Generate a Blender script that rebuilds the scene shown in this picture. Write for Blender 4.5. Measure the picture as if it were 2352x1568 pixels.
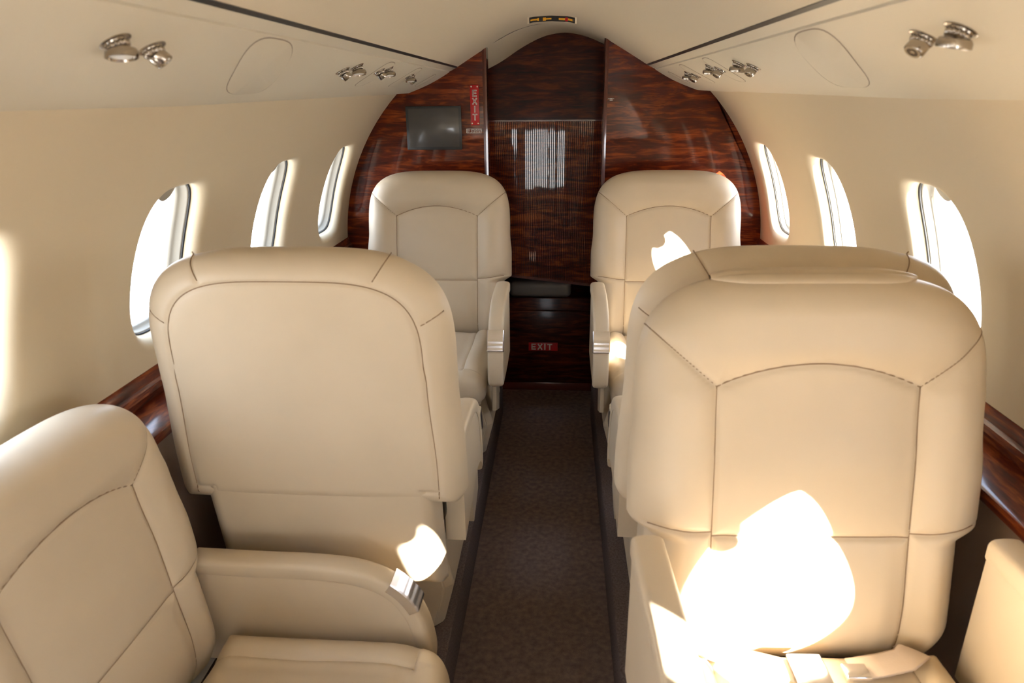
import bpy, bmesh, math, random
from math import sin, cos, pi, radians, sqrt, exp
from mathutils import Vector, Matrix
random.seed(4)
for o in list(bpy.data.objects): bpy.data.objects.remove(o)
SC = bpy.context.scene
COL = SC.collection

# ------------------------------------------------------------------ camera
cd = bpy.data.cameras.new('camera'); cam = bpy.data.objects.new('camera', cd); COL.objects.link(cam)
def cam_basis(vp=(1290., 218.), P=(1176., 784.), f=1568., roll=-0.8):
    y = Vector((vp[0]-P[0], vp[1]-P[1], f)).normalized()
    r = radians(roll); z0 = Vector((sin(r), cos(r), 0))
    dn = (z0 - y*z0.dot(y)).normalized(); X = dn.cross(y)
    return Matrix((X, y, -dn)).transposed()          # cam(right,down,fwd) <- world
R = cam_basis()
m3 = Matrix((R[0], -R[1], -R[2])).transposed()       # columns: right, up, back in world
cam.matrix_world = Matrix.Translation((0.04, 0.0, 1.18)) @ m3.to_4x4()
cd.sensor_width = 36; cd.lens = 24.0; cd.clip_start = 0.05; cd.clip_end = 500
cd.dof.use_dof = True; cd.dof.focus_distance = 2.35; cd.dof.aperture_fstop = 6.3
SC.camera = cam

# ------------------------------------------------------------------ light
W = bpy.data.worlds.new('world'); SC.world = W; W.use_nodes = True
nt = W.node_tree; nt.nodes.clear()
SKY_STRENGTH = 12.5
wo = nt.nodes.new('ShaderNodeOutputWorld'); bg = nt.nodes.new('ShaderNodeBackground')
tc = nt.nodes.new('ShaderNodeTexCoord'); sx = nt.nodes.new('ShaderNodeSeparateXYZ'); rp = nt.nodes.new('ShaderNodeValToRGB')
rp.color_ramp.elements[0].position = 0.0; rp.color_ramp.elements[0].color = (0.95, 0.97, 1.0, 1)
rp.color_ramp.elements[1].position = 0.8; rp.color_ramp.elements[1].color = (0.55, 0.72, 1.0, 1)
nt.links.new(tc.outputs['Generated'], sx.inputs[0]); nt.links.new(sx.outputs[2], rp.inputs[0])
nt.links.new(rp.outputs[0], bg.inputs[0]); bg.inputs[1].default_value = SKY_STRENGTH
nt.links.new(bg.outputs[0], wo.inputs[0])
sl = bpy.data.lights.new('sun', 'SUN'); sl.energy = 100; sl.angle = radians(0.6); sl.color = (1.0, 0.95, 0.87)
sun = bpy.data.objects.new('sun', sl); COL.objects.link(sun)
sun.rotation_euler = Vector((-1.0, 1.34, -0.84)).to_track_quat('-Z', 'Y').to_euler()
SC.view_settings.view_transform = 'Standard'; SC.view_settings.look = 'None'
SC.view_settings.gamma = 1; SC.view_settings.use_curve_mapping = False
SC.view_settings.exposure = 0.0

# ------------------------------------------------------------------ materials
def mat(name, col, rough=.5, metal=0., coat=0., spec=.5, bump=None, coat_rough=.05, vary=0.0, vscale=8):
    m = bpy.data.materials.new(name); m.use_nodes = True
    n = m.node_tree; b = n.nodes['Principled BSDF']
    b.inputs['Base Color'].default_value = (*col, 1); b.inputs['Roughness'].default_value = rough
    b.inputs['Metallic'].default_value = metal; b.inputs['Coat Weight'].default_value = coat
    b.inputs['Coat Roughness'].default_value = coat_rough; b.inputs['Specular IOR Level'].default_value = spec
    t = n.nodes.new('ShaderNodeTexCoord')
    if bump:
        sc, st, dist = bump
        no = n.nodes.new('ShaderNodeTexNoise'); no.inputs['Scale'].default_value = sc; no.inputs['Detail'].default_value = 4
        bu = n.nodes.new('ShaderNodeBump'); bu.inputs['Strength'].default_value = st; bu.inputs['Distance'].default_value = dist
        n.links.new(t.outputs['Object'], no.inputs['Vector']); n.links.new(no.outputs[0], bu.inputs['Height'])
        n.links.new(bu.outputs[0], b.inputs['Normal'])
    if vary:
        no = n.nodes.new('ShaderNodeTexNoise'); no.inputs['Scale'].default_value = vscale; no.inputs['Detail'].default_value = 3
        r = n.nodes.new('ShaderNodeValToRGB')
        r.color_ramp.elements[0].position = .3; r.color_ramp.elements[1].position = .7
        r.color_ramp.elements[0].color = (*[c*(1-vary) for c in col], 1); r.color_ramp.elements[1].color = (*[min(1, c*(1+vary)) for c in col], 1)
        n.links.new(t.outputs['Object'], no.inputs['Vector']); n.links.new(no.outputs[0], r.inputs[0]); n.links.new(r.outputs[0], b.inputs['Base Color'])
    return m

LEATHER = mat('cream_leather', (.590, .485, .345), .42, spec=.32, bump=(420, .10, .0006), vary=.035, vscale=6)
STITCH = mat('seam_shadow_thread', (.26, .17, .10), .7)
LEATHER_D = mat('cream_leather_base', (.54, .45, .325), .45, bump=(420, .08, .0006))
LINER = mat('cabin_liner_fabric', (.625, .515, .35), .75, spec=.2, bump=(900, .15, .0004))
HEADLINER = mat('headliner_leather', (.66, .565, .41), .55, spec=.35, bump=(500, .06, .0004))
PANEL = mat('overhead_panel_paint', (.65, .575, .435), .5, spec=.35)
SEAM = mat('panel_seam', (.33, .26, .19), .7)
REVEAL = mat('window_plastic', (.66, .60, .50), .45)
SHADE = mat('window_shade_plastic', (.30, .265, .205), .5)
RUBBER = mat('black_rubber', (.015, .014, .013), .6)
METAL = mat('brushed_nickel', (.42, .37, .31), .22, metal=1)
CHROME = mat('bright_chrome', (.80, .80, .82), .15, metal=1)
LATCH = mat('satin_metal_plate', (.78, .77, .78), .25, metal=1)
BLACK = mat('black_plastic', (.012, .012, .013), .4)
BEZEL = mat('dark_screen_bezel', (.035, .038, .04), .25)
RED = mat('red_sign_plastic', (.42, .003, .006), .35)
WHITE = mat('white_print', (.62, .55, .50), .5)
PINK = mat('faded_red_print', (.30, .12, .12), .5)
YELLOW = mat('yellow_print', (.70, .33, .01), .5)
GREYC = mat('grey_vinyl', (.16, .145, .13), .45)
SIDE = mat('brown_side_panel_vinyl', (.22, .145, .10), .5)
CARPET = mat('dark_carpet', (.20, .14, .115), .95, spec=.1, bump=(700, .8, .004), vary=.25, vscale=60)
CARPET_L = mat('taupe_carpet', (.15, .112, .098), .95, spec=.1, bump=(500, .9, .005), vary=.3, vscale=200)
SCREEN = mat('dark_grey_glass_screen', (.055, .052, .05), .16, spec=.6, coat=.25, coat_rough=.06)
APRON = mat('concrete_apron', (.50, .48, .45), .9)
HULLM = mat('white_aircraft_paint', (.75, .75, .76), .3)
BELT = mat('beige_seatbelt_webbing', (.55, .44, .34), .7, bump=(300, .4, .001))

def glass_mat():
    m = bpy.data.materials.new('window_acrylic'); m.use_nodes = True; n = m.node_tree; n.nodes.clear()
    o = n.nodes.new('ShaderNodeOutputMaterial'); mx = n.nodes.new('ShaderNodeMixShader'); tr = n.nodes.new('ShaderNodeBsdfTransparent')
    gl = n.nodes.new('ShaderNodeBsdfGlossy'); mx.inputs[0].default_value = .05
    tr.inputs[0].default_value = (.95, .97, 1, 1); gl.inputs['Roughness'].default_value = .02
    n.links.new(tr.outputs[0], mx.inputs[1]); n.links.new(gl.outputs[0], mx.inputs[2]); n.links.new(mx.outputs[0], o.inputs[0])
    return m
GLASS = glass_mat()

def wood_mat(name, dark, mid, light, axis='XZ', rough=.12, fig=1.0, coat=.6):
    """figured mahogany: wavy bands running across, under clear lacquer"""
    m = bpy.data.materials.new(name); m.use_nodes = True; n = m.node_tree; b = n.nodes['Principled BSDF']
    t = n.nodes.new('ShaderNodeTexCoord'); mp = n.nodes.new('ShaderNodeMapping')
    n.links.new(t.outputs['Object'], mp.inputs['Vector'])
    mp.inputs['Scale'].default_value = {'XZ': (4.0, 4.0, 25.0), 'YZ': (24.0, 4.0, 24.0)}[axis]
    d = n.nodes.new('ShaderNodeTexNoise'); d.inputs['Scale'].default_value = 1.3; d.inputs['Detail'].default_value = 2
    n.links.new(mp.outputs[0], d.inputs['Vector'])
    ad = n.nodes.new('ShaderNodeVectorMath'); ad.operation = 'MULTIPLY_ADD'
    ad.inputs[1].default_value = (1.6, 1.6, 1.6)
    n.links.new(d.outputs['Color'], ad.inputs[0]); n.links.new(mp.outputs[0], ad.inputs[2])
    a = n.nodes.new('ShaderNodeTexNoise'); a.inputs['Scale'].default_value = 1.9; a.inputs['Detail'].default_value = 5; a.inputs['Roughness'].default_value = .58
    n.links.new(ad.outputs[0], a.inputs['Vector'])
    # fine fibres
    mp2 = n.nodes.new('ShaderNodeMapping'); mp2.inputs['Scale'].default_value = {'XZ': (14, 14, 210), 'YZ': (120, 12, 120)}[axis]
    n.links.new(t.outputs['Object'], mp2.inputs['Vector'])
    g = n.nodes.new('ShaderNodeTexNoise'); g.inputs['Scale'].default_value = 1.0; g.inputs['Detail'].default_value = 3
    n.links.new(mp2.outputs[0], g.inputs['Vector'])
    mx = n.nodes.new('ShaderNodeMath'); mx.operation = 'MULTIPLY_ADD'; mx.inputs[1].default_value = .22
    n.links.new(g.outputs[0], mx.inputs[0]); n.links.new(a.outputs[0], mx.inputs[2])
    r = n.nodes.new('ShaderNodeValToRGB'); cr = r.color_ramp
    cr.elements[0].position = .38; cr.elements[0].color = (*dark, 1)
    cr.elements[1].position = .80; cr.elements[1].color = (*light, 1)
    e = cr.elements.new(.60); e.color = (*mid, 1)
    n.links.new(mx.outputs[0], r.inputs[0]); n.links.new(r.outputs[0], b.inputs['Base Color'])
    b.inputs['Roughness'].default_value = .35; b.inputs['Coat Weight'].default_value = coat; b.inputs['Coat Roughness'].default_value = rough
    b.inputs['Specular IOR Level'].default_value = .08
    # slight waviness of lacquer
    w = n.nodes.new('ShaderNodeTexNoise'); w.inputs['Scale'].default_value = 9; bu = n.nodes.new('ShaderNodeBump')
    bu.inputs['Strength'].default_value = .08; bu.inputs['Distance'].default_value = .005
    n.links.new(t.outputs['Object'], w.inputs['Vector']); n.links.new(w.outputs[0], bu.inputs['Height']); n.links.new(bu.outputs[0], b.inputs['Coat Normal'])
    return m
WOOD = wood_mat('figured_mahogany', (.028, .0034, .0011), (.082, .0095, .0025), (.26, .045, .008), rough=.035)
WOOD_Y = wood_mat('figured_mahogany_lengthwise', (.025, .004, .002), (.11, .018, .006), (.30, .07, .016), 'YZ')

# ------------------------------------------------------------------ helpers
def mesh(name, v, f, smooth=True):
    me = bpy.data.meshes.new(name); me.from_pydata([tuple(p) for p in v], [], f); me.update()
    if smooth:
        me.polygons.foreach_set('use_smooth', [True]*len(me.polygons))
    return me
def link(name, me, m=None, parent=None, loc=None):
    o = bpy.data.objects.new(name, me); COL.objects.link(o)
    if m is not None and not me.materials: me.materials.append(m)
    if parent: o.parent = parent
    if loc: o.location = loc
    return o
def tag(o, label, cat, group=None):
    o['label'] = label; o['category'] = cat
    if group: o['group'] = group
    return o
def struct(o): o['kind'] = 'structure'; return o
def empty(name, loc=(0, 0, 0), rz=0, scale=1):
    o = bpy.data.objects.new(name, None); COL.objects.link(o); o.location = loc; o.rotation_euler = (0, 0, rz); o.scale = (scale,)*3
    o.empty_display_size = .05
    return o
def fix_normals(me):
    bm = bmesh.new(); bm.from_mesh(me); bmesh.ops.recalc_face_normals(bm, faces=bm.faces); bm.to_mesh(me); bm.free()
def box_mesh(name, lo, hi, bev=0.0, seg=2):
    bm = bmesh.new(); bmesh.ops.create_cube(bm, size=1)
    for v in bm.verts: v.co = Vector([lo[i]+(v.co[i]+.5)*(hi[i]-lo[i]) for i in range(3)])
    if bev: bmesh.ops.bevel(bm, geom=bm.edges[:], offset=bev, segments=seg, affect='EDGES', profile=.5)
    me = bpy.data.meshes.new(name); bm.to_mesh(me); bm.free()
    if bev: me.polygons.foreach_set('use_smooth', [True]*len(me.polygons)); me.update()
    return me
def box(name, lo, hi, m, parent=None, bev=0.0, seg=2):
    return link(name, box_mesh(name, lo, hi, bev, seg), m, parent)
def prism_mesh(name, poly, axis, a, b, bev=0.0, seg=3, smooth=True):
    """poly: list of 2D points; extruded along axis from a to b"""
    bm = bmesh.new()
    def P(p, t): return {'x': (t, p[0], p[1]), 'y': (p[0], t, p[1]), 'z': (p[0], p[1], t)}[axis]
    v0 = [bm.verts.new(P(p, a)) for p in poly]; v1 = [bm.verts.new(P(p, b)) for p in poly]
    n = len(poly)
    bm.faces.new(v0); bm.faces.new(list(reversed(v1)))
    for i in range(n): bm.faces.new((v0[i], v1[i], v1[(i+1) % n], v0[(i+1) % n]))
    bmesh.ops.recalc_face_normals(bm, faces=bm.faces)
    if bev:
        cap = [e for e in bm.edges if len({round((v.co['xyz'.index(axis)]-a), 6) for v in e.verts}) == 1]
        bmesh.ops.bevel(bm, geom=cap, offset=bev, segments=seg, affect='EDGES', profile=.5)
    me = bpy.data.meshes.new(name); bm.to_mesh(me); bm.free()
    if smooth: shade_auto(me, 40)
    return me
def shade_auto(me, deg=35):
    me.polygons.foreach_set('use_smooth', [True]*len(me.polygons)); me.update()
    me.set_sharp_from_angle(angle=radians(deg))
def grid_mesh(name, nu, nv, fn, closed_u=False):
    v = [fn(i, j) for j in range(nv) for i in range(nu)]
    f = []
    for j in range(nv-1):
        for i in range(nu if closed_u else nu-1):
            a = j*nu+i; b = j*nu+(i+1) % nu
            f.append((a, b, b+nu, a+nu))
    return mesh(name, v, f)
def lathe_mesh(name, prof, n=24, cap=True):
    v = []; f = []
    for r, z in prof:
        for i in range(n): v.append((r*cos(2*pi*i/n), r*sin(2*pi*i/n), z))
    for k in range(len(prof)-1):
        for i in range(n):
            a = k*n+i; b = k*n+(i+1) % n; f.append((a, b, b+n, a+n))
    if cap:
        f.append(tuple(range(n))[::-1]); f.append(tuple((len(prof)-1)*n+i for i in range(n)))
    me = mesh(name, v, f); shade_auto(me, 40); return me
def tube_mesh(name, pts, r, n=8, flat=None):
    """round tube, or ribbon of half-size flat=(a,b)"""
    v = []; f = []; pts = [Vector(p) for p in pts]; up = Vector((0, 0, 1))
    for k, p in enumerate(pts):
        t = (pts[min(k+1, len(pts)-1)]-pts[max(k-1, 0)]).normalized()
        s = t.cross(up);
        if s.length < 1e-3: s = Vector((1, 0, 0))
        s.normalize(); w = s.cross(t)
        for i in range(n):
            a = 2*pi*i/n
            ra, rb = (r, r) if flat is None else flat
            v.append(p+s*cos(a)*ra+w*sin(a)*rb)
    for k in range(len(pts)-1):
        for i in range(n):
            a = k*n+i; b = k*n+(i+1) % n; f.append((a, b, b+n, a+n))
    f.append(tuple(range(n))[::-1]); f.append(tuple((len(pts)-1)*n+i for i in range(n)))
    me = mesh(name, v, f); return me
def sm(a, b, x):
    t = max(0., min(1., (x-a)/(b-a))); return t*t*(3-2*t)
def interp(tab, x):
    if x <= tab[0][0]: return tab[0][1]
    for (x0, y0), (x1, y1) in zip(tab, tab[1:]):
        if x <= x1: return y0+(y1-y0)*(x-x0)/(x1-x0)
    return tab[-1][1]

# ------------------------------------------------------------------ cabin shell
RC, ZC = .835, .60                     # fuselage liner: circle
YF, YB = -1.45, 2.75                   # front end (behind camera), rear bulkhead
D = pi/180
def WP(side, y, ph, dep=0.0):
    r = RC+dep
    return (side*r*cos(ph), y, ZC+r*sin(ph))
P0, P1 = 2.4*D, 46*D                   # ledge line .. overhead panel
PC = 17.65*D                           # window centre
PC0 = PC; HWY = .2825                            # half pitch
def window_cell(side, yc, hw, hh, hwy0, hwy1):
    """one liner bay round a window: flat part, soft lip, reveal going outwards"""
    cor = [(hwy1, (P1-PC)*RC), (-hwy0, (P1-PC)*RC), (-hwy0, (P0-PC)*RC), (hwy1, (P0-PC)*RC)]
    ang = [math.atan2(b, a) for a, b in cor]
    A = []
    for k in range(4):
        a0 = ang[k]; a1 = ang[(k+1) % 4]
        if a1 < a0: a1 += 2*pi
        for i in range(28): A.append(a0+(a1-a0)*i/28)
    n = len(A); ne = 3.6; rf = .026
    def E(a, o, depth):
        taper = 1
        c, s = abs(cos(a)), abs(sin(a))
        rho = ((c/(hw+o))**ne+(s/(hh+o))**ne)**(-1/ne)
        u, w = rho*cos(a), rho*sin(a)
        u *= 1-.10*max(0, w)/hh*.6
        return u, w, depth
    def RECT(a):
        c, s = cos(a), sin(a); t = []
        if c > 1e-9: t.append(hwy1/c)
        if c < -1e-9: t.append(-hwy0/c)
        if s > 1e-9: t.append((P1-PC)*RC/s)
        if s < -1e-9: t.append((P0-PC)*RC/s)
        m = min(t); return m*c, m*s
    rings = []
    rings.append([E(a, -.003, .033) for a in A]); rings.append([E(a, -.001, .029) for a in A]); rings.append([E(a, 0, rf) for a in A])
    for k in range(1, 8):
        b = k/7*pi/2
        rings.append([E(a, rf*(1-cos(b)), rf*(1-sin(b))) for a in A])
    K = 9
    for k in range(1, K+1):
        t = k/K; q = []
        for a in A:
            e = E(a, rf, 0); r = RECT(a); tt = t**1.3
            q.append((e[0]+(r[0]-e[0])*tt, e[1]+(r[1]-e[1])*tt, 0))
        rings.append(q)
    v = [WP(side, yc+u, PC+w/RC, d) for rg in rings for (u, w, d) in rg]
    f = []
    for k in range(len(rings)-1):
        for i in range(n):
            a = k*n+i; b = k*n+(i+1) % n; q = (a, b, b+n, a+n)
            f.append(q if side < 0 else q[::-1])
    return v, f
def join_v(parts):
    V = []; F = []
    for v, f in parts:
        o = len(V); V += v; F += [tuple(i+o for i in q) for q in f]
    return V, F
HH = .163
win_y = [2.515, 1.95, 1.385, .82]
winno = 1
def window_unit(side, yc, hw, hh, closed=False):
    global winno
    root = struct(empty('window_%d' % winno)); winno += 1
    A = [2*pi*i/72 for i in range(72)]; ne = 3.6
    def ring(o, dep):
        q = []
        for a in A:
            c, s = abs(cos(a)), abs(sin(a))
            rho = ((c/(hw+o))**ne+(s/(hh+o))**ne)**(-1/ne); u, w = rho*cos(a), rho*sin(a)
            u *= 1-.06*max(0, w)/hh
            q.append(WP(side, yc+u, PC+w/RC, dep))
        return q
    def loft(name, spec, m):
        v = []; f = []; n = len(A)
        for o, d in spec: v += ring(o, d)
        for k in range(len(spec)-1):
            for i in range(n):
                a = k*n+i; b = k*n+(i+1) % n; f.append((a, b, b+n, a+n) if side > 0 else (a, a+n, b+n, b))
        return link(name, mesh(name, v, f), m, root)
    loft('gasket', [(.004, .030), (-.002, .030), (-.0045, .031), (-.0045, .034), (.002, .036)], RUBBER)
    loft('window_frame', [(.004, .034), (-.005, .034), (-.007, .037), (-.008, .052), (-.013, .054), (-.0145, .066), (-.010, .075), (.03, .085)], SHADE)
    # pane
    v = ring(-.012, .066); f = [tuple(range(len(A)))]
    link('pane', mesh('pane', v, f), GLASS, root)
    if closed:
        sv = ring(-.006, .044); me = mesh('added_shade', sv, [tuple(range(len(A)))], False); link('added_shade', me, SHADE, root)  # added on one unseen window to block its sun
    # rounded pull tab of the shade at the top
    top = hh-.010; v = []; N = 16
    for d in (.037, .050):
        for i in range(N+1):
            a = pi*i/N
            v.append(WP(side, yc+.032*cos(a), PC+(top-.034*sin(a))/RC, d))
    f = [tuple(range(N+1)), tuple(range(2*N+1, N, -1))]+[(i, i+N+1, i+N+2, i+1) for i in range(N)]+[(N, 2*N+1, N+1, 0)]
    me = mesh('shade_pull', v, f, False); fix_normals(me); link('shade_pull', me, SHADE, root)
    return root

for side, nm in ((-1, 'wall_left'), (1, 'wall_right')):
    parts = []; specs = []
    for k, y in enumerate(win_y): specs.append((y, .118, HWY, HWY if k else YB+.0-y, PC, HH))
    if side > 0: specs.append((.235, .205, .235, .82-HWY-.235, 15.9*D, .14)); specs.append((-.13, .092, .99, .13, 24*D, .235))  # unseen windows on this side, made wider and taller to shape the sun patches
    else: specs += [(.82-2*HWY, .118, HWY, HWY, PC, HH), (.82-4*HWY, .118, HWY, HWY, PC, HH), (.82-6*HWY, .118, HWY, HWY, PC, HH)]
    for y, hw, a, b, PC, hh_ in specs:
        v, f = window_cell(side, y, hw, hh_, a, b); parts.append((v, f)); window_unit(side, y, hw, hh_, side > 0 and abs(y-.82) < .01)
        PC = PC0
    V, F = join_v(parts)
    w = struct(link(nm, mesh(nm, V, F), LINER))

fw = struct(link('wall_front', mesh('wall_front', [], []), LINER))
box('front_panel', (-.86, YF-.03, -.16), (-.21, YF, 1.45), LINER, fw); box('front_panel', (.21, YF-.03, -.16), (.86, YF, 1.45), LINER, fw)
box('front_panel', (-.26, YF-.03, .84), (.26, YF, 1.45), LINER, fw)
box('front_panel', (-.26, YF-.03, -.16), (.26, YF, .26), LINER, fw)
# --- wooden ledges, side panels -------------------------------------------------
xw = RC*cos(P0)+.004
led = [(xw, .636), (xw-.006, .636), (xw-.010, .628), (xw-.012, .612), (xw-.020, .608), (xw-.022, .596), (xw-.014, .592), (xw-.014, .578), (xw-.030, .574), (.745, .570), (.736, .566), (.733, .558), (.735, .548), (.745, .545), (xw+.03, .545), (xw+.03, .636)]
for side, k in ((-1, 1), (1, 2)):
    t = struct(link('trim_%d' % k, prism_mesh('ledge', [(side*x, z) for x, z in led], 'y', YF, YB), WOOD_Y))
    p = struct(link('baseboard_'+('left' if side < 0 else 'right'),
        prism_mesh('side_panel', [(side*x, z) for x, z in ((.748, .546), (.748, .40), (.735, .10), (.725, -.16), (.86, -.16), (.86, .546))], 'y', YF, YB), SIDE))

# --- floor ------------------------------------------------------------------
fl = struct(link('floor', box_mesh('floor', (-.74, YF, -.20), (.74, 3.6, -.15)), CARPET))
box('carpet_platform', (-.74, 1.06, -.149), (-.20, YB-.01, 0), CARPET_L, fl, .006)
box('carpet_platform', (.185, YF, -.149), (.74, YB-.01, 0), CARPET_L, fl, .006)

# --- ceiling ------------------------------------------------------------------
HL = [(0, 1.427), (.06, 1.4235), (.11, 1.412), (.155, 1.396), (.20, 1.373), (.24, 1.350), (.30, 1.315), (.352, 1.284)]
def smooth_curve(pts, n):
    out = []
    m = len(pts)
    for i in range(n+1):
        t = i/n*(m-1); k = min(int(t), m-2); u = t-k
        p0, p1, p2, p3 = pts[max(k-1, 0)], pts[k], pts[k+1], pts[min(k+2, m-1)]
        out.append(tuple(.5*((2*p1[j])+(-p0[j]+p2[j])*u+(2*p0[j]-5*p1[j]+4*p2[j]-p3[j])*u*u+(-p0[j]+3*p1[j]-3*p2[j]+p3[j])*u**3) for j in range(2)))
    return out
half = smooth_curve(HL, 28)
sec = [(-x, z) for x, z in half[::-1]]+half[1:]
sec = [(-.3535, 1.300)]+sec+[(.3535, 1.300)]
ys = [YF+(YB+.0-YF)*j/20 for j in range(21)]
ceil = struct(link('ceiling', grid_mesh('ceiling', len(sec), len(ys), lambda i, j: (sec[i][0], ys[j], sec[i][1])), HEADLINER))
for p in ceil.data.polygons: pass
ceil.data.set_sharp_from_angle(angle=radians(50))
for side in (-1, 1):
    prism = prism_mesh('seam_recess', [(side*.345, 1.298), (side*.392, 1.278), (side*.40, 1.31), (side*.345, 1.33)], 'y', YF, YB, smooth=False)
    link('seam_recess', prism, BLACK, ceil)
    prism = prism_mesh('trim_strip', [(side*.3575, 1.280), (side*.381, 1.2685), (side*.383, 1.275), (side*.3590, 1.2885)], 'y', YF, YB, .0008)
    link('trim_strip', prism, PANEL, ceil)
    link('gap_shade', prism_mesh('gap_shade', [(side*.3515, 1.2832), (side*.3582, 1.2790), (side*.3590, 1.288), (side*.352, 1.290)], 'y', YF, YB, smooth=False), BLACK, ceil)  # black strip added so the headliner gap reads as dark shade
    # joint between the strip and panel is a thin lighter seal
def lipx(y): return interp([(-2, .612), (2.15, .612), (2.35, .606), (2.50, .588), (2.62, .566), (2.75, .545)], y)
def lipz(y): return interp([(-2, 1.170), (1.2, 1.168), (2.2, 1.178), (2.75, 1.192)], y)
def PS(side, y, t, off=0.0):
    """overhead panel surface; t 0 (inboard) .. 1 (lip)"""
    x0, z0 = .3845, 1.2655; x1, z1 = lipx(y), lipz(y)
    x = x0+(x1-x0)*t; z = z0+(z1-z0)*t-.006*sin(pi*min(1, max(0, t))**.9)
    z -= 0.0
    nx, nz = -(z1-z0), (x1-x0); L = sqrt(nx*nx+nz*nz); nx, nz = nx/L, nz/L
    return Vector((side*(x-nx*off), y, z-nz*off))
def PSt(y, X): return (X-.3845)/(lipx(y)-.3845)
for side in (-1, 1):
    ny = 60; Y = [YF+(YB-YF)*j/(ny-1) for j in range(ny)]
    def fn(i, j):
        y = Y[j]
        if i == 0: p = PS(side, y, 0); p.z += .016; return p
        if i <= 16: return PS(side, y, (i-1)/15)
        x1, z1 = lipx(y), lipz(y)
        k = i-16
        if k == 1: return (side*(x1+.006), y, z1-.0005)
        if k == 2: return (side*(x1+.012), y, z1+.001)
        return (side*.655, y, z1+.004)
    me = grid_mesh('overhead_panel', 20, ny, fn)
    if side < 0: me.flip_normals()
    me.set_sharp_from_angle(angle=radians(40))
    op = link('overhead_panel', me, PANEL, ceil)
    # end cap at the bulkhead is hidden by it; oval covers, slightly proud with a shadow gap
    for cy, hx, hy, cx in ((1.215, .086, .150, .474), (1.90, .062, .085, .452), (2.27, .060, .080, .452), (2.60, .04, .05, .450), (.50, .086, .150, .474)):
        N = 48; v = []; f = []
        for o, h in ((.0010, -.001), (.0, .0004), (-.001, .0009)):
            for i in range(N):
                a = 2*pi*i/N; c, s = cos(a), sin(a); ne = 3.2
                rho = ((abs(c)/(hx+o))**ne+(abs(s)/(hy*.62+o))**ne)**(-1/ne)
                dx, dy = rho*c, rho*s
                y = cy+dy+dx*1.0*(hy/.11); X = cx+dx
                v.append(PS(side, y, PSt(y, X), h))
        v.append(PS(side, cy, PSt(cy, cx), .0009))
        for k in range(2):
            for i in range(N): a = k*N+i; b = k*N+(i+1) % N; f.append((a, b, b+N, a+N))
        for i in range(N): f.append((2*N+i, 2*N+(i+1) % N, 3*N))
        me = mesh('access_cover', v, f); fix_normals(me); me.set_sharp_from_angle(angle=radians(30))
        cv = link('access_cover', me, PANEL, ceil)
        v = []; f = []
        for o, h in ((.0018, .0003), (-.0002, .0010)):
            for i in range(N):
                a = 2*pi*i/N; c, s = cos(a), sin(a); ne = 3.2
                rho = ((abs(c)/(hx+o))**ne+(abs(s)/(hy*.62+o))**ne)**(-1/ne); dx, dy = rho*c, rho*s
                y = cy+dy+dx*1.0*(hy/.11); v.append(PS(side, y, PSt(y, cx+dx), h))
        for i in range(N): f.append((i, (i+1) % N, N+(i+1) % N, N+i))
        link('cover_seam', mesh('cover_seam', v, f), SEAM, cv)

# --- rear bulkhead panels ---------------------------------------------------------
def zroof(x):
    x = abs(x)
    if x <= .352: return interp(HL, x)
    if x <= .545: return interp([(.352, 1.284), (.385, 1.262), (.46, 1.226), (.51, 1.203), (.545, 1.186)], x)
    return 9
def bulk_poly(xa, xb, side):
    pts = []; N = 26
    pts.append((side*xa, -.15)); pts.append((side*xb, -.15)); pts.append((side*.84, .05)); 
    for i in range(N+1):
        ph = -8*D+(46+8)*D*i/N
        pts.append((side*(RC+.012)*cos(ph), ZC+(RC+.012)*sin(ph)))
    pts.append((side*.60, 1.205))
    for i in range(24):
        x = .545+(xa-.545)*i/23
        pts.append((side*x, zroof(x)+.006 if i else 1.20))
    return pts
bl = struct(link('wall_rear_left', prism_mesh('bulkhead', bulk_poly(.247, .70, -1), 'y', YB, YB+.03, smooth=False), WOOD))
br = struct(link('wall_rear_right', prism_mesh('bulkhead', bulk_poly(.205, .70, 1), 'y', YB, YB+.03, smooth=False), WOOD))
# rounded hardwood door posts on both sides of the opening
EDGE = mat('mahogany_edge', (.085, .013, .005), .25, coat=1)
link('door_post', prism_mesh('door_post', [(-.258, YB-.008), (-.250, YB-.012), (-.243, YB-.008), (-.240, YB+.03), (-.258, YB+.03)], 'z', -.15, 1.352), EDGE, bl)
link('door_post', prism_mesh('door_post', [(.212, YB-.008), (.205, YB-.012), (.199, YB-.008), (.196, YB+.03), (.212, YB+.03)], 'z', -.15, 1.383), EDGE, br)

# --- space behind the opening --------------------------------------------------------
fr_arc = smooth_curve([(-.262, 1.34), (-.20, 1.372), (-.155, 1.394), (-.11, 1.411), (-.06, 1.4225), (0, 1.427), (.06, 1.4235), (.11, 1.412), (.155, 1.396), (.215, 1.37)], 32)
bk_arc = smooth_curve([(-.30, 1.262), (-.264, 1.280), (-.20, 1.312), (-.12, 1.361), (-.04, 1.398), (.03, 1.412), (.08, 1.410), (.14, 1.396), (.20, 1.372), (.25, 1.348)], 32)
nA = len(fr_arc)
def vault(i, j):
    t = j/8; a = fr_arc[i]; b = bk_arc[i]; tt = 1-(1-t)**2
    yb = YB+.0+(rear_y(b[0])-YB)*t
    return (a[0]+(b[0]-a[0])*t, yb, a[1]+(b[1]-a[1])*(t**1.4)+.0*tt)
def rear_y(x): return 2.975+.02*x      # rear partition stands slightly askew
me = grid_mesh('doorway_vault', nA, 9, vault); me.flip_normals()
link('doorway_vault', me, HEADLINER, ceil)
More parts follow.
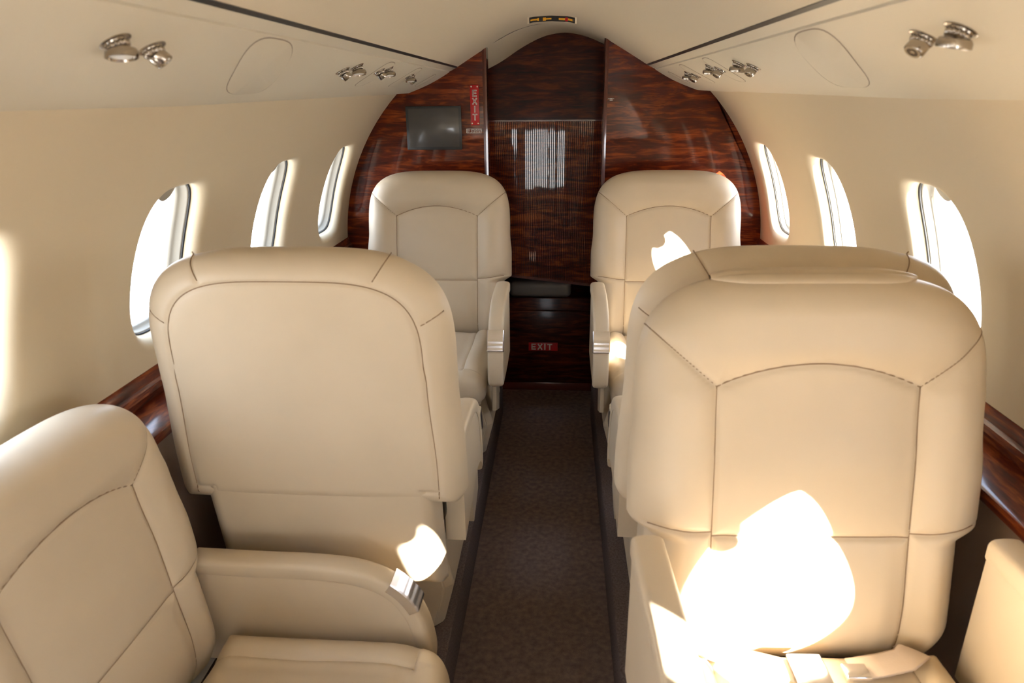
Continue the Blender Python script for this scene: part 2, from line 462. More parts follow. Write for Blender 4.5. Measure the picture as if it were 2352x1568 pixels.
# partition panel above the ribbed door
N = 32
pv = []
for yy in (0, .02):
    for (x, z) in [(-.31, 1.075), (.27, 1.075)]: pv.append((x, rear_y(x)+yy, z))
    for (x, z) in bk_arc[::-1]: pv.append((x, rear_y(x)+yy, z+.01))
n = len(bk_arc)+2
f = [tuple(range(n)), tuple(range(2*n-1, n-1, -1))]+[(i, i+n, (i+1) % n+n, (i+1) % n) for i in range(n)]
me = mesh('partition', pv, f, False); fix_normals(me)
SHADEWOOD = wood_mat('shaded_mahogany', (.012, .0018, .0008), (.040, .0055, .002), (.11, .02, .005), coat=.12)  # mahogany coloured near black to stand in for shade behind the doorway
part = struct(link('wall_rear', me, SHADEWOOD))
# side walls and end of the lavatory
box('side_partition', (-.33, YB+.03, -.15), (-.30, 3.6, 1.5), SHADEWOOD, part)
box('side_partition', (.25, YB+.03, -.15), (.28, 3.6, 1.5), SHADEWOOD, part)
box('end_partition', (-.33, 3.55, -.15), (.28, 3.58, 1.5), SHADEWOOD, part)
box('roof_closure', (-.75, YB+.005, 1.44), (.75, 3.6, 1.46), SHADEWOOD, part)
# ribbed (tambour) door
door = struct(empty('door_1', (0, 0, 0)))
DOORZ0, DOORZ1 = .405, 1.078
def dz0(x): return .405-.119*(x-.03)
def dp(x, off): return (x, rear_y(x)-off)
v = []; f = []
nr = 62; xa, xb = -.262, .232
for r in range(nr):
    x0 = xa+(xb-xa)*r/nr; x1 = xa+(xb-xa)*(r+1)/nr; g = (x1-x0)*.08
    tilt = random.uniform(-.007, .007)*(x1-x0); zs = [0, .09, .20, .80, .91, 1]; hs = [0, .75, 1, 1, .75, 0]
    pr = [dp(x0+g+(x1-x0-2*g)*t, .006+.0026*h+(tilt*(t-.5)*2 if h == 1 else 0)) for t, h in zip(zs, hs)]
    b = len(v)
    for top in (0, 1):
        for p in pr: v.append((p[0], p[1], DOORZ1 if top else dz0(p[0])))
    for k in range(5): f.append((b+k, b+k+1, b+k+7, b+k+6))
    f.append(tuple(b+6+k for k in range(6)))
me = mesh('tambour_ribs', v, f, False)
TAMB = wood_mat('ribbed_mahogany', (.030, .0045, .002), (.13, .022, .007), (.36, .085, .018), rough=.03, coat=1.0)
o = link('tambour_ribs', me, TAMB, door); o['kind'] = 'stuff'
def slab(name, x0, x1, z0, z1, o0, o1, m, parent):
    zf = lambda z, x: z+dz0(x)-DOORZ0 if z < .9 else z
    v = [(*dp(x, o)[:2], zf(z, x)) for z in (z0, z1) for x, o in ((x0, o0), (x1, o0), (x1, o1), (x0, o1))]
    v = [(a, b, c) for a, b, c in v]
    f = [(0, 1, 2, 3), (7, 6, 5, 4), (0, 4, 5, 1), (1, 5, 6, 2), (2, 6, 7, 3), (3, 7, 4, 0)]
    me = mesh(name, v, f, False); fix_normals(me); return link(name, me, m, parent)
slab('backing_board', -.30, .25, DOORZ0, DOORZ1, .004, -.018, SHADEWOOD, door)
slab('door_rail', -.30, .25, DOORZ0-.012, DOORZ0, .012, -.018, EDGE, door)
slab('door_rail', -.30, .25, DOORZ1, DOORZ1+.006, .010, -.018, EDGE, door)
# lavatory seat cabinet low in the dark, cushion, low exit placard
cab = empty('lavatory_cabinet', (-.04, 3.12, -.15))
tag(cab, 'mahogany lavatory cabinet, coloured dark for shadow, beneath the ribbed sliding door', 'cabinet')
link('body', box_mesh('body', (-.25, -.11, 0), (.27, .30, .46), .006), SHADEWOOD, cab)
link('door_panel', box_mesh('door_panel', (-.22, -.122, .05), (.24, -.1105, .40), .004), SHADEWOOD, cab)
link('plinth', box_mesh('plinth', (-.25, -.118, .0), (.27, -.1105, .04), .002), EDGE, cab)
cu = link('backrest_pad', box_mesh('lav_cushion', (-.14, -.05, 0), (.14, .05, .075), .022, 4), GREYC, None, (-.045, 3.045, .312))
tag(cu, 'small grey vinyl pad lying on the dark cabinet behind the doorway', 'cushion')

# ------------------------------------------------------------------ signs, monitor
def glyph_bars(ch):
    return {'E': [((0, 0), (0, 1)), ((0, 1), (.62, 1)), ((0, .5), (.55, .5)), ((0, 0), (.62, 0))],
            'X': [((0, 0), (.68, 1)), ((0, 1), (.68, 0))],
            'I': [((.0, 0), (.0, 1))],
            'T': [((.34, 0), (.34, 1)), ((0, 1), (.68, 1))]}[ch]
def bar_mesh(segs, w, y0, y1, s, ox, oz, core=False):
    V = []; F = []
    for (a, b) in segs:
        p = Vector((a[0]*s, a[1]*s)); q = Vector((b[0]*s, b[1]*s)); d = (q-p).normalized(); n = Vector((-d.y, d.x))*w/2
        e = d*w/2*(1 if not core else .6)
        P = [p-e+n, q+e+n, q+e-n, p-e-n]; k = len(V)
        for y in (y0, y1):
            for c in P: V.append((c.x+ox, y, c.y+oz))
        F += [(k, k+1, k+2, k+3), (k+7, k+6, k+5, k+4)]+[(k+i, k+4+i, k+4+(i+1) % 4, k+(i+1) % 4) for i in range(4)]
    me = mesh('letters', V, F, False); fix_normals(me); return me
def exit_sign(name, cx, cz, w, h, yface, vertical, dim=False):
    r = empty(name, (cx, yface, cz))
    link('plate', box_mesh('plate', (-w/2, -.004, -h/2), (w/2, 0, h/2), .0012), RED, r)
    word = 'EXIT'
    if vertical:
        s = .0195; z = h/2-.0205-s
        for c in word:
            wd = {'I': 0, 'E': .62}.get(c, .68)*s
            l = link('letter', bar_mesh(glyph_bars(c), .0052, -.0050, -.0040, s, -wd/2, z), WHITE, r)
            link('letter_core', bar_mesh(glyph_bars(c), .0016, -.0053, -.0049, s, -wd/2, z, True), PINK, l)
            z -= s*1.47
        for sx_ in (-1, 1):
            for sz in (-1, 1):
                q = lathe_mesh('screw', [(.0032, 0), (.0030, .0012), (.0012, .0012), (.001, .0006)], 14)
                o = link('screw', q, METAL, r, (sx_*(w/2-.0055), -.004, sz*(h/2-.0065))); o.rotation_euler = (pi/2, 0, 0)
    else:
        s = .024; x = -.052
        for c in word:
            wd = {'I': 0, 'E': .62}.get(c, .68)*s
            link('letter', bar_mesh(glyph_bars(c), .006, -.0050, -.0040, s, x, -s/2), WHITE, r)
            x += wd+.0145
    return r
t = exit_sign('exit_sign', -.291, 1.1465, .034, .146, YB, True)
tag(t, 'upright red EXIT plate with white outlined letters beside the dark monitor', 'sign')
t = exit_sign('exit_placard', -.03, .075, .135, .040, 3.12-.1225, False)
tag(t, 'low red EXIT placard in deep shadow at the foot of the doorway', 'sign')

def text_mesh(body, size, ext=.0004):
    c = bpy.data.curves.new('t', 'FONT'); c.body = body; c.size = size; c.extrude = ext; c.align_x = 'CENTER'; c.align_y = 'CENTER'; c.space_line = .85
    o = bpy.data.objects.new('t', c); COL.objects.link(o)
    bpy.context.view_layer.update()
    me = bpy.data.meshes.new_from_object(o.evaluated_get(bpy.context.evaluated_depsgraph_get()))
    bpy.data.objects.remove(o); return me
pl = empty('smoking_notice', (-.2965, YB-.0004, 1.052))
tag(pl, 'tiny outlined NO SMOKING IN LAVATORY notice below the upright EXIT plate', 'notice')
o = link('lettering', text_mesh('NO SMOKING\nIN LAVATORY', .0098), WHITE, pl); o.rotation_euler = (pi/2, 0, 0)
w, h = .058, .017
v, f = [], []
for (x0, x1, z0, z1) in ((-w/2, w/2, h/2-.001, h/2), (-w/2, w/2, -h/2, -h/2+.001), (-w/2, -w/2+.001, -h/2, h/2), (w/2-.001, w/2, -h/2, h/2)):
    k = len(v); v += [(x, y, z) for y in (-.0005, .0003) for x, z in ((x0, z0), (x1, z0), (x1, z1), (x0, z1))]
    f += [(k, k+1, k+2, k+3), (k+7, k+6, k+5, k+4)]+[(k+i, k+4+i, k+4+(i+1) % 4, k+(i+1) % 4) for i in range(4)]
link('border', mesh('border', v, f, False), WHITE, pl)
pl = empty('placard', (.226, YB-.0004, 1.164))
tag(pl, 'minute white printed placard near the inner edge of the right wooden bulkhead', 'notice')
v, f = [], []
for (x0, x1, z0, z1) in ((-.011, -.009, .000, .002), (-.006, -.001, 0, .0022), (0, .006, 0, .0022), (.009, .011, 0, .002), (-.005, .006, -.005, -.003)):
    k = len(v); v += [(x, y, z) for y in (-.0005, .0003) for x, z in ((x0, z0), (x1, z0), (x1, z1), (x0, z1))]
    f += [(k, k+1, k+2, k+3), (k+7, k+6, k+5, k+4)]+[(k+i, k+4+i, k+4+(i+1) % 4, k+(i+1) % 4) for i in range(4)]
link('print', mesh('print', v, f, False), WHITE, pl)

mon = empty('monitor', (-.452, YB, 1.064)); tag(mon, 'dark grey flat monitor set into the left wooden bulkhead', 'monitor')
link('bezel', box_mesh('bezel', (-.108, -.008, -.081), (.108, 0, .081), .002), BEZEL, mon)
link('screen', box_mesh('screen', (-.098, -.0095, -.071), (.098, -.0078, .073), .0005), SCREEN, mon)

# long black marker plate curved under the ceiling apex
mk = empty('emergency_marker_plate', (.005, 2.46, 1.4255)); tag(mk, 'slim black ceiling plate with yellow and red markings above the doorway', 'sign')
def onroof(x, off): return zroof(x+.005)-1.4255-off
def face_strip(name, x0, x1, d0, d1, off, m, n=12, th=.0015):
    """strip on the tilted face: d = distance down the face, off = proud of it"""
    v = []
    for o in (off, off-th):
        for d in (d0, d1):
            for i in range(n+1):
                x = x0+(x1-x0)*i/n
                v.append((x, .012+d*.55-o*.84, onroof(x, d*.84+o*.55)))
    k = n+1; f = []
    for i in range(n):
        f += [(i, i+1, k+i+1, k+i), (2*k+i, 3*k+i, 3*k+i+1, 2*k+i+1), (i, 2*k+i, 2*k+i+1, i+1), (k+i, k+i+1, 3*k+i+1, 3*k+i)]
    f += [(0, k, 3*k, 2*k), (n, 2*k+n, 3*k+n, k+n)]
    me = mesh(name, v, f, False); fix_normals(me); return link(name, me, m, mk)
face_strip('housing', -.081, .081, -.002, .0215, 0, HEADLINER, th=.012)
face_strip('plate', -.075, .075, .0015, .020, .0015, BLACK)
for x0, x1, q0, q1, m in ((-.071, -.048, .008, .013, YELLOW), (-.048, -.043, .006, .015, YELLOW), (-.030, -.020, .006, .016, YELLOW), (-.020, -.002, .009, .013, YELLOW), (.022, .043, .008, .014, YELLOW), (.043, .052, .005, .017, RED), (.052, .067, .008, .014, YELLOW), (.067, .072, .006, .015, METAL)):
    face_strip('marking', x0, x1, q0, q1, .0025, m, 3)

# ------------------------------------------------------------------ lamps and air nozzles under the overhead panels
def lamp_parts(root, big):
    k = 1
    fl_ = lathe_mesh('flange', [(.0165, 0), (.0165, .0012), (.0150, .0022), (.0125, .0022), (.0120, .004)], 28)
    link('flange', fl_, METAL, root)
    if big:   # reading lamp: fluted collar and a tilted open cup
        link('fluted_collar', fluted('fluted_collar', .0115, .0105, .003, .0115, 14), METAL, root)
        c = link('lamp_cup', lathe_mesh('lamp_cup', [(.006, -.007), (.0145, -.004), (.0165, 0), (.0165, .0065), (.0150, .0072), (.0140, .004), (.006, .001)], 28), METAL, root, (.001, -.001, .0155))
        c.rotation_euler = (radians(24), radians(-12), 0)
        link('lens', lathe_mesh('lens', [(.013, 0), (.011, .0018), (.004, .0028)], 20), GLASS_W, c, (0, 0, .0035))
    else:
        link('fluted_collar', fluted('fluted_collar', .0115, .0095, .003, .012, 14), METAL, root)
        c = link('nozzle', lathe_mesh('nozzle', [(.0095, 0), (.0110, .001), (.0110, .013), (.0095, .0150), (.0065, .0150), (.0060, .0120), (.003, .0120), (.0025, .0145)], 26), METAL, root, (.001, 0, .011))
        c.rotation_euler = (radians(-14), radians(14), 0)
def fluted(name, r0, r1, z0, z1, n):
    v = []; f = []; N = n*6
    for z, r in ((z0, r0), ((z0+z1)/2, r0), (z1, r1)):
        for i in range(N):
            a = 2*pi*i/N; rr = r*(1+.10*cos(n*a)); v.append((rr*cos(a), rr*sin(a), z))
    for k in range(2):
        for i in range(N): a = k*N+i; b = k*N+(i+1) % N; f.append((a, b, b+N, a+N))
    f.append(tuple(range(N))[::-1]); f.append(tuple(2*N+i for i in range(N)))
    return mesh(name, v, f)
GLASS_W = mat('frosted_lens', (.7, .68, .62), .3)
def tree_copy(o, parent=None):
    c = o.copy(); COL.objects.link(c); c.parent = parent
    for ch in list(o.children): tree_copy(ch, c)
    return c
def PSat(side, y, X):
    t = PSt(y, X); p = PS(side, y, t); q = PS(side, y, t+.02); tx = (q-p).normalized()*side
    n = Vector((0, 1, 0)).cross(tx) if side > 0 else Vector((0, 1, 0)).cross(tx)
    if n.z > 0: n = -n
    return p, n
lamp0 = empty('reading_lamp'); lamp_parts(lamp0, True); noz0 = empty('air_nozzle'); lamp_parts(noz0, False)
used = {'reading_lamp': False, 'air_nozzle': False}
pos = {-1: [((.437, .765), (.442, .842)), ((.426, 1.645), (.446, 1.600)), ((.420, 1.915), (.432, 1.870)), ((.438, 2.275), (.446, 2.325))],
       1: [((.439, .780), (.441, .858)), ((.432, 1.665), (.450, 1.610)), ((.428, 1.950), (.442, 1.905)), ((.440, 2.345), (.454, 2.300))]}
sidew = {-1: 'left', 1: 'right'}
ordw = ['large nearest camera', 'second from camera', 'third from camera', 'farthest, by the wooden bulkhead']
for side in (-1, 1):
    for k, ((xl, yl), (xn, yn)) in enumerate(pos[side]):
        for kind, X, y in (('reading_lamp', xl, yl), ('air_nozzle', xn, yn)):
            base = lamp0 if kind == 'reading_lamp' else noz0
            o = tree_copy(base) if used[kind] else base; used[kind] = True
            p, n = PSat(side, y, X); o.location = p-n*.0005
            tilt = (n+Vector((side*.10, -.12, 0))).normalized()
            o.rotation_euler = (n).to_track_quat('Z', 'Y').to_euler(); o.scale = (1.05, 1.05, .8)
            if kind == 'reading_lamp': tag(o, 'nickel reading lamp cup under the %s overhead panel, %s' % (sidew[side], ordw[k]), 'lamp', 'reading lamps under the overhead panels')
            else: tag(o, 'nickel round air nozzle under the %s overhead panel, %s' % (sidew[side], ordw[k]), 'air vent', 'air nozzles under the overhead panels')

# ------------------------------------------------------------------ seats
S_MID = .38
def outline_w(s):      # half width of backrest
    if s < .20: w = .232
    else: w = .232+.028*sm(.196, .222, s)
    if s < .06: w -= .03*(1-s/.06)**2
    return w-.006*sm(.30, .38, s)
PEXP = 3.7; WT = .254; HT = .226
def rows(nlow, ntop, s0, s1):
    r = []
    for i in range(nlow):
        s = s0+(s1-s0)*i/nlow; r.append(s)
    return r
def edge_dist(x, s, s0):
    if s <= S_MID: e = outline_w(s)-abs(x)
    else:
        rho = ((abs(x)/WT)**PEXP+((s-S_MID)/HT)**PEXP)**(1/PEXP)
        e = (1-rho)*.238
    return max(0., min(e, s-s0))
def rnd(e, r): 
    q = min(1., e/r); return sqrt(max(0., 1-(1-q)**2))
def seg_dist(px, pz, ax, az, bx, bz):
    dx, dz = bx-ax, bz-az; L = dx*dx+dz*dz; t = max(0, min(1, ((px-ax)*dx+(pz-az)*dz)/L))
    return sqrt((px-ax-t*dx)**2+(pz-az-t*dz)**2)
CX, CS = .143, .440                       # inner corner of centre panel
def arc_s(x): return CS+.036*(1-(x/CX)**2) if abs(x) < CX else CS
def seamd(x, s):
    ax = abs(x)
    d = 1.
    if s <= CS+.004: d = min(d, abs(ax-CX))
    if ax <= CX: d = min(d, abs(s-arc_s(x)), abs(s-.205))
    else:
        d = min(d, abs(s-(.212+.012*sm(CX, .25, ax)))*1.0)
    d = min(d, seg_dist(ax, s, CX, CS, .262, .548))
    return d
def front_depth(x, s):
    ax = abs(x); e = edge_dist(x, s, -.03)
    T = .060+.016*sm(.12, .19, ax)*(1-sm(.42, .5, s)) + .012*sm(.44, .50, s)*1.0
    T += .010*(1-(x/.26)**2)*sm(.0, .1, s)*(1-sm(.3, .42, s))
    T += .012*exp(-((s-.10)/.07)**2)*(1-sm(.10, .16, ax))                       # lumbar
    T -= .010*sm(.05, -.03, s)
    r = .062
    h = T*rnd(e, r)
    d = seamd(x, s)
    h += (.0075*(1-exp(-d/.016))-.0075)*sm(.004, .04, e) - .0030*exp(-(d/.0040)**2)*sm(.002, .02, e)
    return h
def region(x, s):
    ax = abs(x)
    slope_s = CS+(ax-CX)*(.548-CS)/(.262-CX)
    if ax <= CX:
        if s > arc_s(x): return 'headrest_pad'
        return 'center_panel' if s > .205 else 'lumbar_panel'
    if s > slope_s: return 'headrest_pad'
    if s > .212+.012*sm(CX, .25, ax): return 'side_bolster'+('|L' if x < 0 else '|R')
    return 'lower_bolster'+('|L' if x < 0 else '|R')
LEAN = .18
UPV = Vector((0, sin(LEAN), cos(LEAN))); NV = Vector((0, -cos(LEAN), sin(LEAN)))
MID = -.070
def bp(x, s, dep):   # dep measured from the parting plane, + is front
    return Vector((x*1.05, 0, .336))+UPV*s+NV*(MID+dep)
def top_params(n, s0=S_MID):
    out = []
    for i in range(n+1):
        th = (pi/2)*i/n
        out.append((S_MID+HT*(sin(th))**(2/PEXP), WT*max(0.0, cos(th))**(2/PEXP)))
    return out
def shell_grid(ncol, nlow, ntop, s0):
    R_ = [(s0+(S_MID-s0)*i/nlow, None) for i in range(nlow)]
    R_ = [(s, outline_w(s)) for s, _ in R_]+[(s, w) for s, w in top_params(ntop)]
    U = [sin(pi/2*(-1+2*i/(ncol-1)))*.35+(-1+2*i/(ncol-1))*.65 for i in range(ncol)]
    return R_, U
def build_front(kinds=None):
    R_, U = shell_grid(200, 160, 90, -.03)
    nc = len(U); V = []; XS = []
    for s, w in R_:
        for u in U:
            x = u*w; V.append(bp(x, s, front_depth(x, s))); XS.append((x, s))
    full = mesh('full', V, [(j*nc+i, j*nc+i+1, (j+1)*nc+i+1, (j+1)*nc+i) for j in range(len(R_)-1) for i in range(nc-1)])
    NRM = [tuple(q.vector) for q in full.vertex_normals]
    groups = {}
    for j in range(len(R_)-1):
        for i in range(nc-1):
            a = j*nc+i; q = (a, a+1, a+nc+1, a+nc)
            xm = sum(XS[k][0] for k in q)/4; s_ = sum(XS[k][1] for k in q)/4
            groups.setdefault(region(xm, s_), []).append(q)
    out = {}
    for g, F in groups.items():
        idx = {}; v = []; f = []
        for q in F:
            r = []
            for k in q:
                if k not in idx: idx[k] = len(v); v.append(V[k])
                r.append(idx[k])
            f.append(tuple(r))
        me = mesh(g.split('|')[0], v, f); inv = {b: a for a, b in idx.items()}
        me.normals_split_custom_set_from_vertices([NRM[inv[k]] for k in range(len(v))]); out[g] = me
    return out
RS0 = .092
def rear_depth(x, s, s0):
    e = edge_dist(x, s, s0-.0)
    T = .052; h = T*rnd(e, .050)
    # boxing seam following the outline, and short corner seams
    d = abs(e-.046)
    if s < s0+.05: d = 1
    d2 = min(abs(abs(x)-(WT-.046)) if s < .2 else 1, 1)
    d = min(d, d2 if s < .2 and s > s0+.02 else 1)
    ax = abs(x)
    if e < .052: d = min(d, seg_dist(ax, s, .150, .545, .185, .615), seg_dist(ax, s, .198, .485, .262, .52))
    h += -.0030*exp(-(d/.0032)**2)*rnd(e, .02)-.0012*exp(-(d/.010)**2)
    h += .004*(1-(x/.26)**2)*rnd(e, .1)
    return h
def build_rear(s0):
    nlow = 80
    R_, U = shell_grid(110, nlow, 70, s0)
    if s0 > 0:  # wider lower edge, upper shell only
        R_ = [((s, .262-.008*sm(.18, .37, s)-.03*(1-sqrt(1-(1-min(1, (s-s0)/.035))**2))) if s < S_MID-.02 else (s, w)) for s, w in R_]
    nc = len(U); V = []
    for s, w in R_:
        for u in U:
            x = u*w
            e_ = edge_dist(x, s, s0)
            if s < S_MID and s0 > 0: e_ = min(w-abs(x), s-s0)
            V.append(bp(x*(1.055 if s0 > 0 else 1), s, -rear_depth2(x, s, s0, e_)))
    f = []
    for j in range(len(R_)-1):
        for i in range(nc-1):
            a = j*nc+i; f.append((a, a+nc, a+nc+1, a+1))
    return mesh('back_shell', V, f)
def rear_depth2(x, s, s0, e):
    T = .052; h = T*rnd(e, .048)
    d = abs(e-.045)
    if s < s0+.06 and (WT-abs(x)) > .07: d = 1
    ax = abs(x)
    if e < .050: d = min(d, seg_dist(ax, s, .135, .560, .165, .62), seg_dist(ax, s, .200, .480, .262, .512))
    h += -.0032*exp(-(d/.0032)**2)*rnd(e, .02)-.0015*exp(-(d/.010)**2)*rnd(e, .02)
    h += .004*(1-(x/.26)**2)*rnd(e, .1)
    return h
# ---- seat cushion
CW = .222
def cush_w(s):
    return CW
def cush_edge(x, s):
    if s <= .38: e = CW-abs(x)
    else:
        rho = ((abs(x)/CW)**3+((s-.38)/.10)**3)**(1/3); e = (1-rho)*(.10+.12*(abs(x)/CW)**2)
    return max(0, min(e, s+.02))
def build_cushion():
    R_ = [(-.02+.40*i/60, CW) for i in range(60)]
    for i in range(41):
        th = pi/2*i/40; R_.append((.38+.10*sin(th)**(2/3), CW*max(0., cos(th))**(2/3)))
    U = [-1+2*i/99 for i in range(100)]
    groups = {'seat_cushion': [], 'thigh_bolster|L': [], 'thigh_bolster|R': []}
    V = []; XS = []; nc = len(U)
    for s, w in R_:
        for u in U:
            x = u*w; e = cush_edge(x, s); ax = abs(x)
            d = abs(ax-.150) if s < .40 else 1.
            d = min(d, abs(s-.385+.02*(x/.2)**2)*1.0 if ax < .15 else 1.)
            top = .055*rnd(e, .05)+(.016*sm(.12, .17, ax)*(1-sm(.34, .42, s))+.010)*rnd(e, .08)
            top += (.014*(1-exp(-d/.03))-.012)*rnd(e, .03)-.003*exp(-(d/.003)**2)
            top += .004*sin(s*22+x*9)*exp(-(d/.04)**2)*rnd(e, .05)*.6
            z = .336-.045+top+.02*s
            V.append(Vector((x, -s, z))); XS.append((x, s))
    for j in range(len(R_)-1):
        for i in range(nc-1):
            a = j*nc+i; q = (a, a+nc, a+nc+1, a+1)
            xm = sum(XS[k][0] for k in q)/4; s_ = sum(XS[k][1] for k in q)/4
            g = 'seat_cushion' if (abs(xm) < .150 or s_ > .40) else ('thigh_bolster|L' if xm < 0 else 'thigh_bolster|R')
            groups[g].append(q)
    # underside/front wall: drop from parting line
    B = []; F = []
    loop = [(R_[0][1]*u, R_[0][0]) for u in (1, -1)]
    rim = [(-w, s) for s, w in R_]+[(w, s) for s, w in R_[::-1]]
    n = len(rim)
    prof = [(0, .0), (.0, -.02), (-.004, -.035), (-.018, -.048), (-.05, -.052)]
    for off, dz in prof:
        for x, s in rim:
            l = max(1e-6, sqrt(x*x+(s-.2)**2)); B.append((x*(1+off/l), -(s+(s-.2)*off/l), .336-.045+.02*s+dz))
    for k in range(len(prof)-1):
        for i in range(n):
            a = k*n+i; b = k*n+(i+1) % n; F.append((a, b, b+n, a+n))
    F.append(tuple((len(prof)-1)*n+i for i in range(n)))
    out = {}
    for g, Fq in groups.items():
        idx = {}; v = []; f = []
        for q in Fq:
            r = []
            for k in q:
                if k not in idx: idx[k] = len(v); v.append(V[k])
                r.append(idx[k])
            f.append(tuple(r))
        out[g] = mesh(g.split('|')[0], v, f)
    me = mesh('cushion_boxing', B, F); fix_normals(me)
    out['cushion_boxing'] = me
    return out
def seam_path(pts, r=.0011):
    return tube_mesh('seam', pts, r, 6)
def joined(meshes, name):
    V = []; F = []
    for m in meshes:
        o = len(V); V += [tuple(q.co) for q in m.vertices]; F += [tuple(i+o for i in p.vertices) for p in m.polygons]
        bpy.data.meshes.remove(m)
    return mesh(name, V, F)
def front_seams():
    ms = []; L = lambda a, b, n: [a+(b-a)*i/n for i in range(n+1)]
    P = lambda x, q: bp(x, q, front_depth(x, q)+.0004)
    for sg in (-1, 1):
        ms.append(seam_path([P(sg*CX, q) for q in L(.0, CS, 70)]))
        ms.append(seam_path([P(sg*(CX+(.240-CX)*t), CS+(.548-CS)*(.240-CX)/(.262-CX)*t) for t in L(0, 1, 24)]))
        ms.append(seam_path([P(sg*x, .212+.012*sm(CX, .25, x)) for x in L(CX, .236, 20)]))
    ms.append(seam_path([P(x, arc_s(x))+NV*.0010 for x in L(-CX, CX, 50)]))
    ms.append(seam_path([P(x, .205) for x in L(-CX, CX, 40)]))
    return joined(ms, 'seam_stitching')
def rear_seams():
    ms = []; k = 1-.045/.238; pts = []
    def P(x, q):
        w = rear_w(q); e = min(w-abs(x), q-RS0) if q < S_MID else edge_dist(x, q, RS0)
        return bp(x*1.055, q, -rear_depth2(x, q, RS0, e)-.0005)
    n = 60; right = [(rear_w(q)-.045, q) for q in [RS0+.03+(S_MID-RS0-.035)*i/50 for i in range(51)]]
    topc = [(k*WT*max(0., cos(pi/2*i/n))**(2/PEXP), S_MID+k*HT*sin(pi/2*i/n)**(2/PEXP)) for i in range(1, n+1)]
    full = right+topc; full = full+[(-x, q) for x, q in full[::-1][1:]]
    ms.append(seam_path([P(x, q) for x, q in full]))
    for sg in (-1, 1):
        for a, b in (((.137, .563), (.160, .600)), ((.206, .484), (.240, .503))):
            ms.append(seam_path([P(sg*(a[0]+(b[0]-a[0])*t/10), a[1]+(b[1]-a[1])*t/10) for t in range(11)]))
    return joined(ms, 'seam_stitching')
def rear_w(s): s0 = RS0; return .262-.008*sm(.18, .37, s)-.03*(1-sqrt(1-(1-min(1, (s-s0)/.035))**2))
FSEAM = front_seams(); RSEAM = rear_seams()
FRONT = build_front(); CUSH = build_cushion()
REAR_FULL = build_rear(-.03); REAR_UP = build_rear(RS0)
def arm_profile(dy, dz, long=.36):
    # side view (y,z) outline of arm, y negative is forward; relative to crease
    z0 = .336+dz
    top = [(-.10, .235), (-.20, .236), (-.28, .230), (-.34, .212), (-.385, .180), (-.415, .135), (-.432, .085), (-.440, .035), (-.438, .0), (-.428, -.018), (-.41, -.026)]
    return [(y+dy, z+z0) for y, z in top], [(-.38, -.03), (-.22, -.03), (-.10, -.02)]
def build_arm(dy, dz, back=0, raised=False):
    t, b = arm_profile(dy, dz); z0 = .336+dz
    if back: t = [(t[0][0]+back, t[0][1]), (t[0][0]+back*.5, t[0][1])]+t
    b = [(y+dy, z+z0) for y, z in ((-.38, -.03), (-.22, -.03), (-.10+back, -.02))]
    if raised: b = [(-.38+dy, .05+z0), (-.22+dy, .0+z0), (-.10+dy, -.02+z0)]
    t = smooth_curve(t, 40); inner = []
    for k, (y, z) in enumerate(t):
        a = t[max(0, k-1)]; c = t[min(len(t)-1, k+1)]
        ty, tz = c[0]-a[0], c[1]-a[1]; L = sqrt(ty*ty+tz*tz); ny, nz = -tz/L, ty/L   # inward
        if ny*(-.2+dy-y)+nz*(z0+.05-z) < 0: ny, nz = -ny, -nz
        inner.append((y+ny*.034, z+nz*.034))
    pad = t+inner[::-1]
    body = [(y+(yi-y)*.75, z+(zi-z)*.75) for (y, z), (yi, zi) in zip(t, inner)]+b
    padm = arm_pad(t, inner, .0245)
    bodym = panel_mesh(t, inner, b, .0215)
    # latch plate hugging the pad on its curve
    v = []; f = []; K0, K1 = (18, 23) if not back else (18, 23)
    def nrm(k):
        a = t[k-1]; c = t[k+1]; ty, tz = c[0]-a[0], c[1]-a[1]; L = sqrt(ty*ty+tz*tz); return (tz/L*-1, ty/L) if False else (ty/L, tz/L)
    rib = []
    for k in range(K0, K1+1):
        y, z = t[k]; ty, tz = nrm(k); oy, oz = -tz, ty
        if oy*(-.2+dy-y)+oz*(z0+.05-z) > 0: oy, oz = -oy, -oz
        for sub in range(1 if k == K1 else 4):
            if k < K1:
                y2, z2 = t[k+1]; q = sub/4; yy, zz = y+(y2-y)*q, z+(z2-z)*q
            else: yy, zz = y, z
            lift = .0042
            rib.append((yy, zz, oy, oz, lift))
    nR = len(rib)
    for i, (yy, zz, oy, oz, lift) in enumerate(rib):
        if i > nR*.38: lift += .0014*(1 if (i//2) % 2 else 0)
        for x, l in ((-.0262, -.018), (-.0262, lift*.3), (-.0235, lift), (.0235, lift), (.0262, lift*.3), (.0262, -.018)):
            v.append((x, yy+oy*l, zz+oz*l))
    for i in range(nR-1):
        for j in range(5):
            a = i*6+j; f.append((a, a+1, a+7, a+6))
    f.append(tuple(range(6))); f.append(tuple((nR-1)*6+j for j in range(6)))
    la = mesh('latch', v, f); fix_normals(la); shade_auto(la, 25)
    return padm, bodym, la
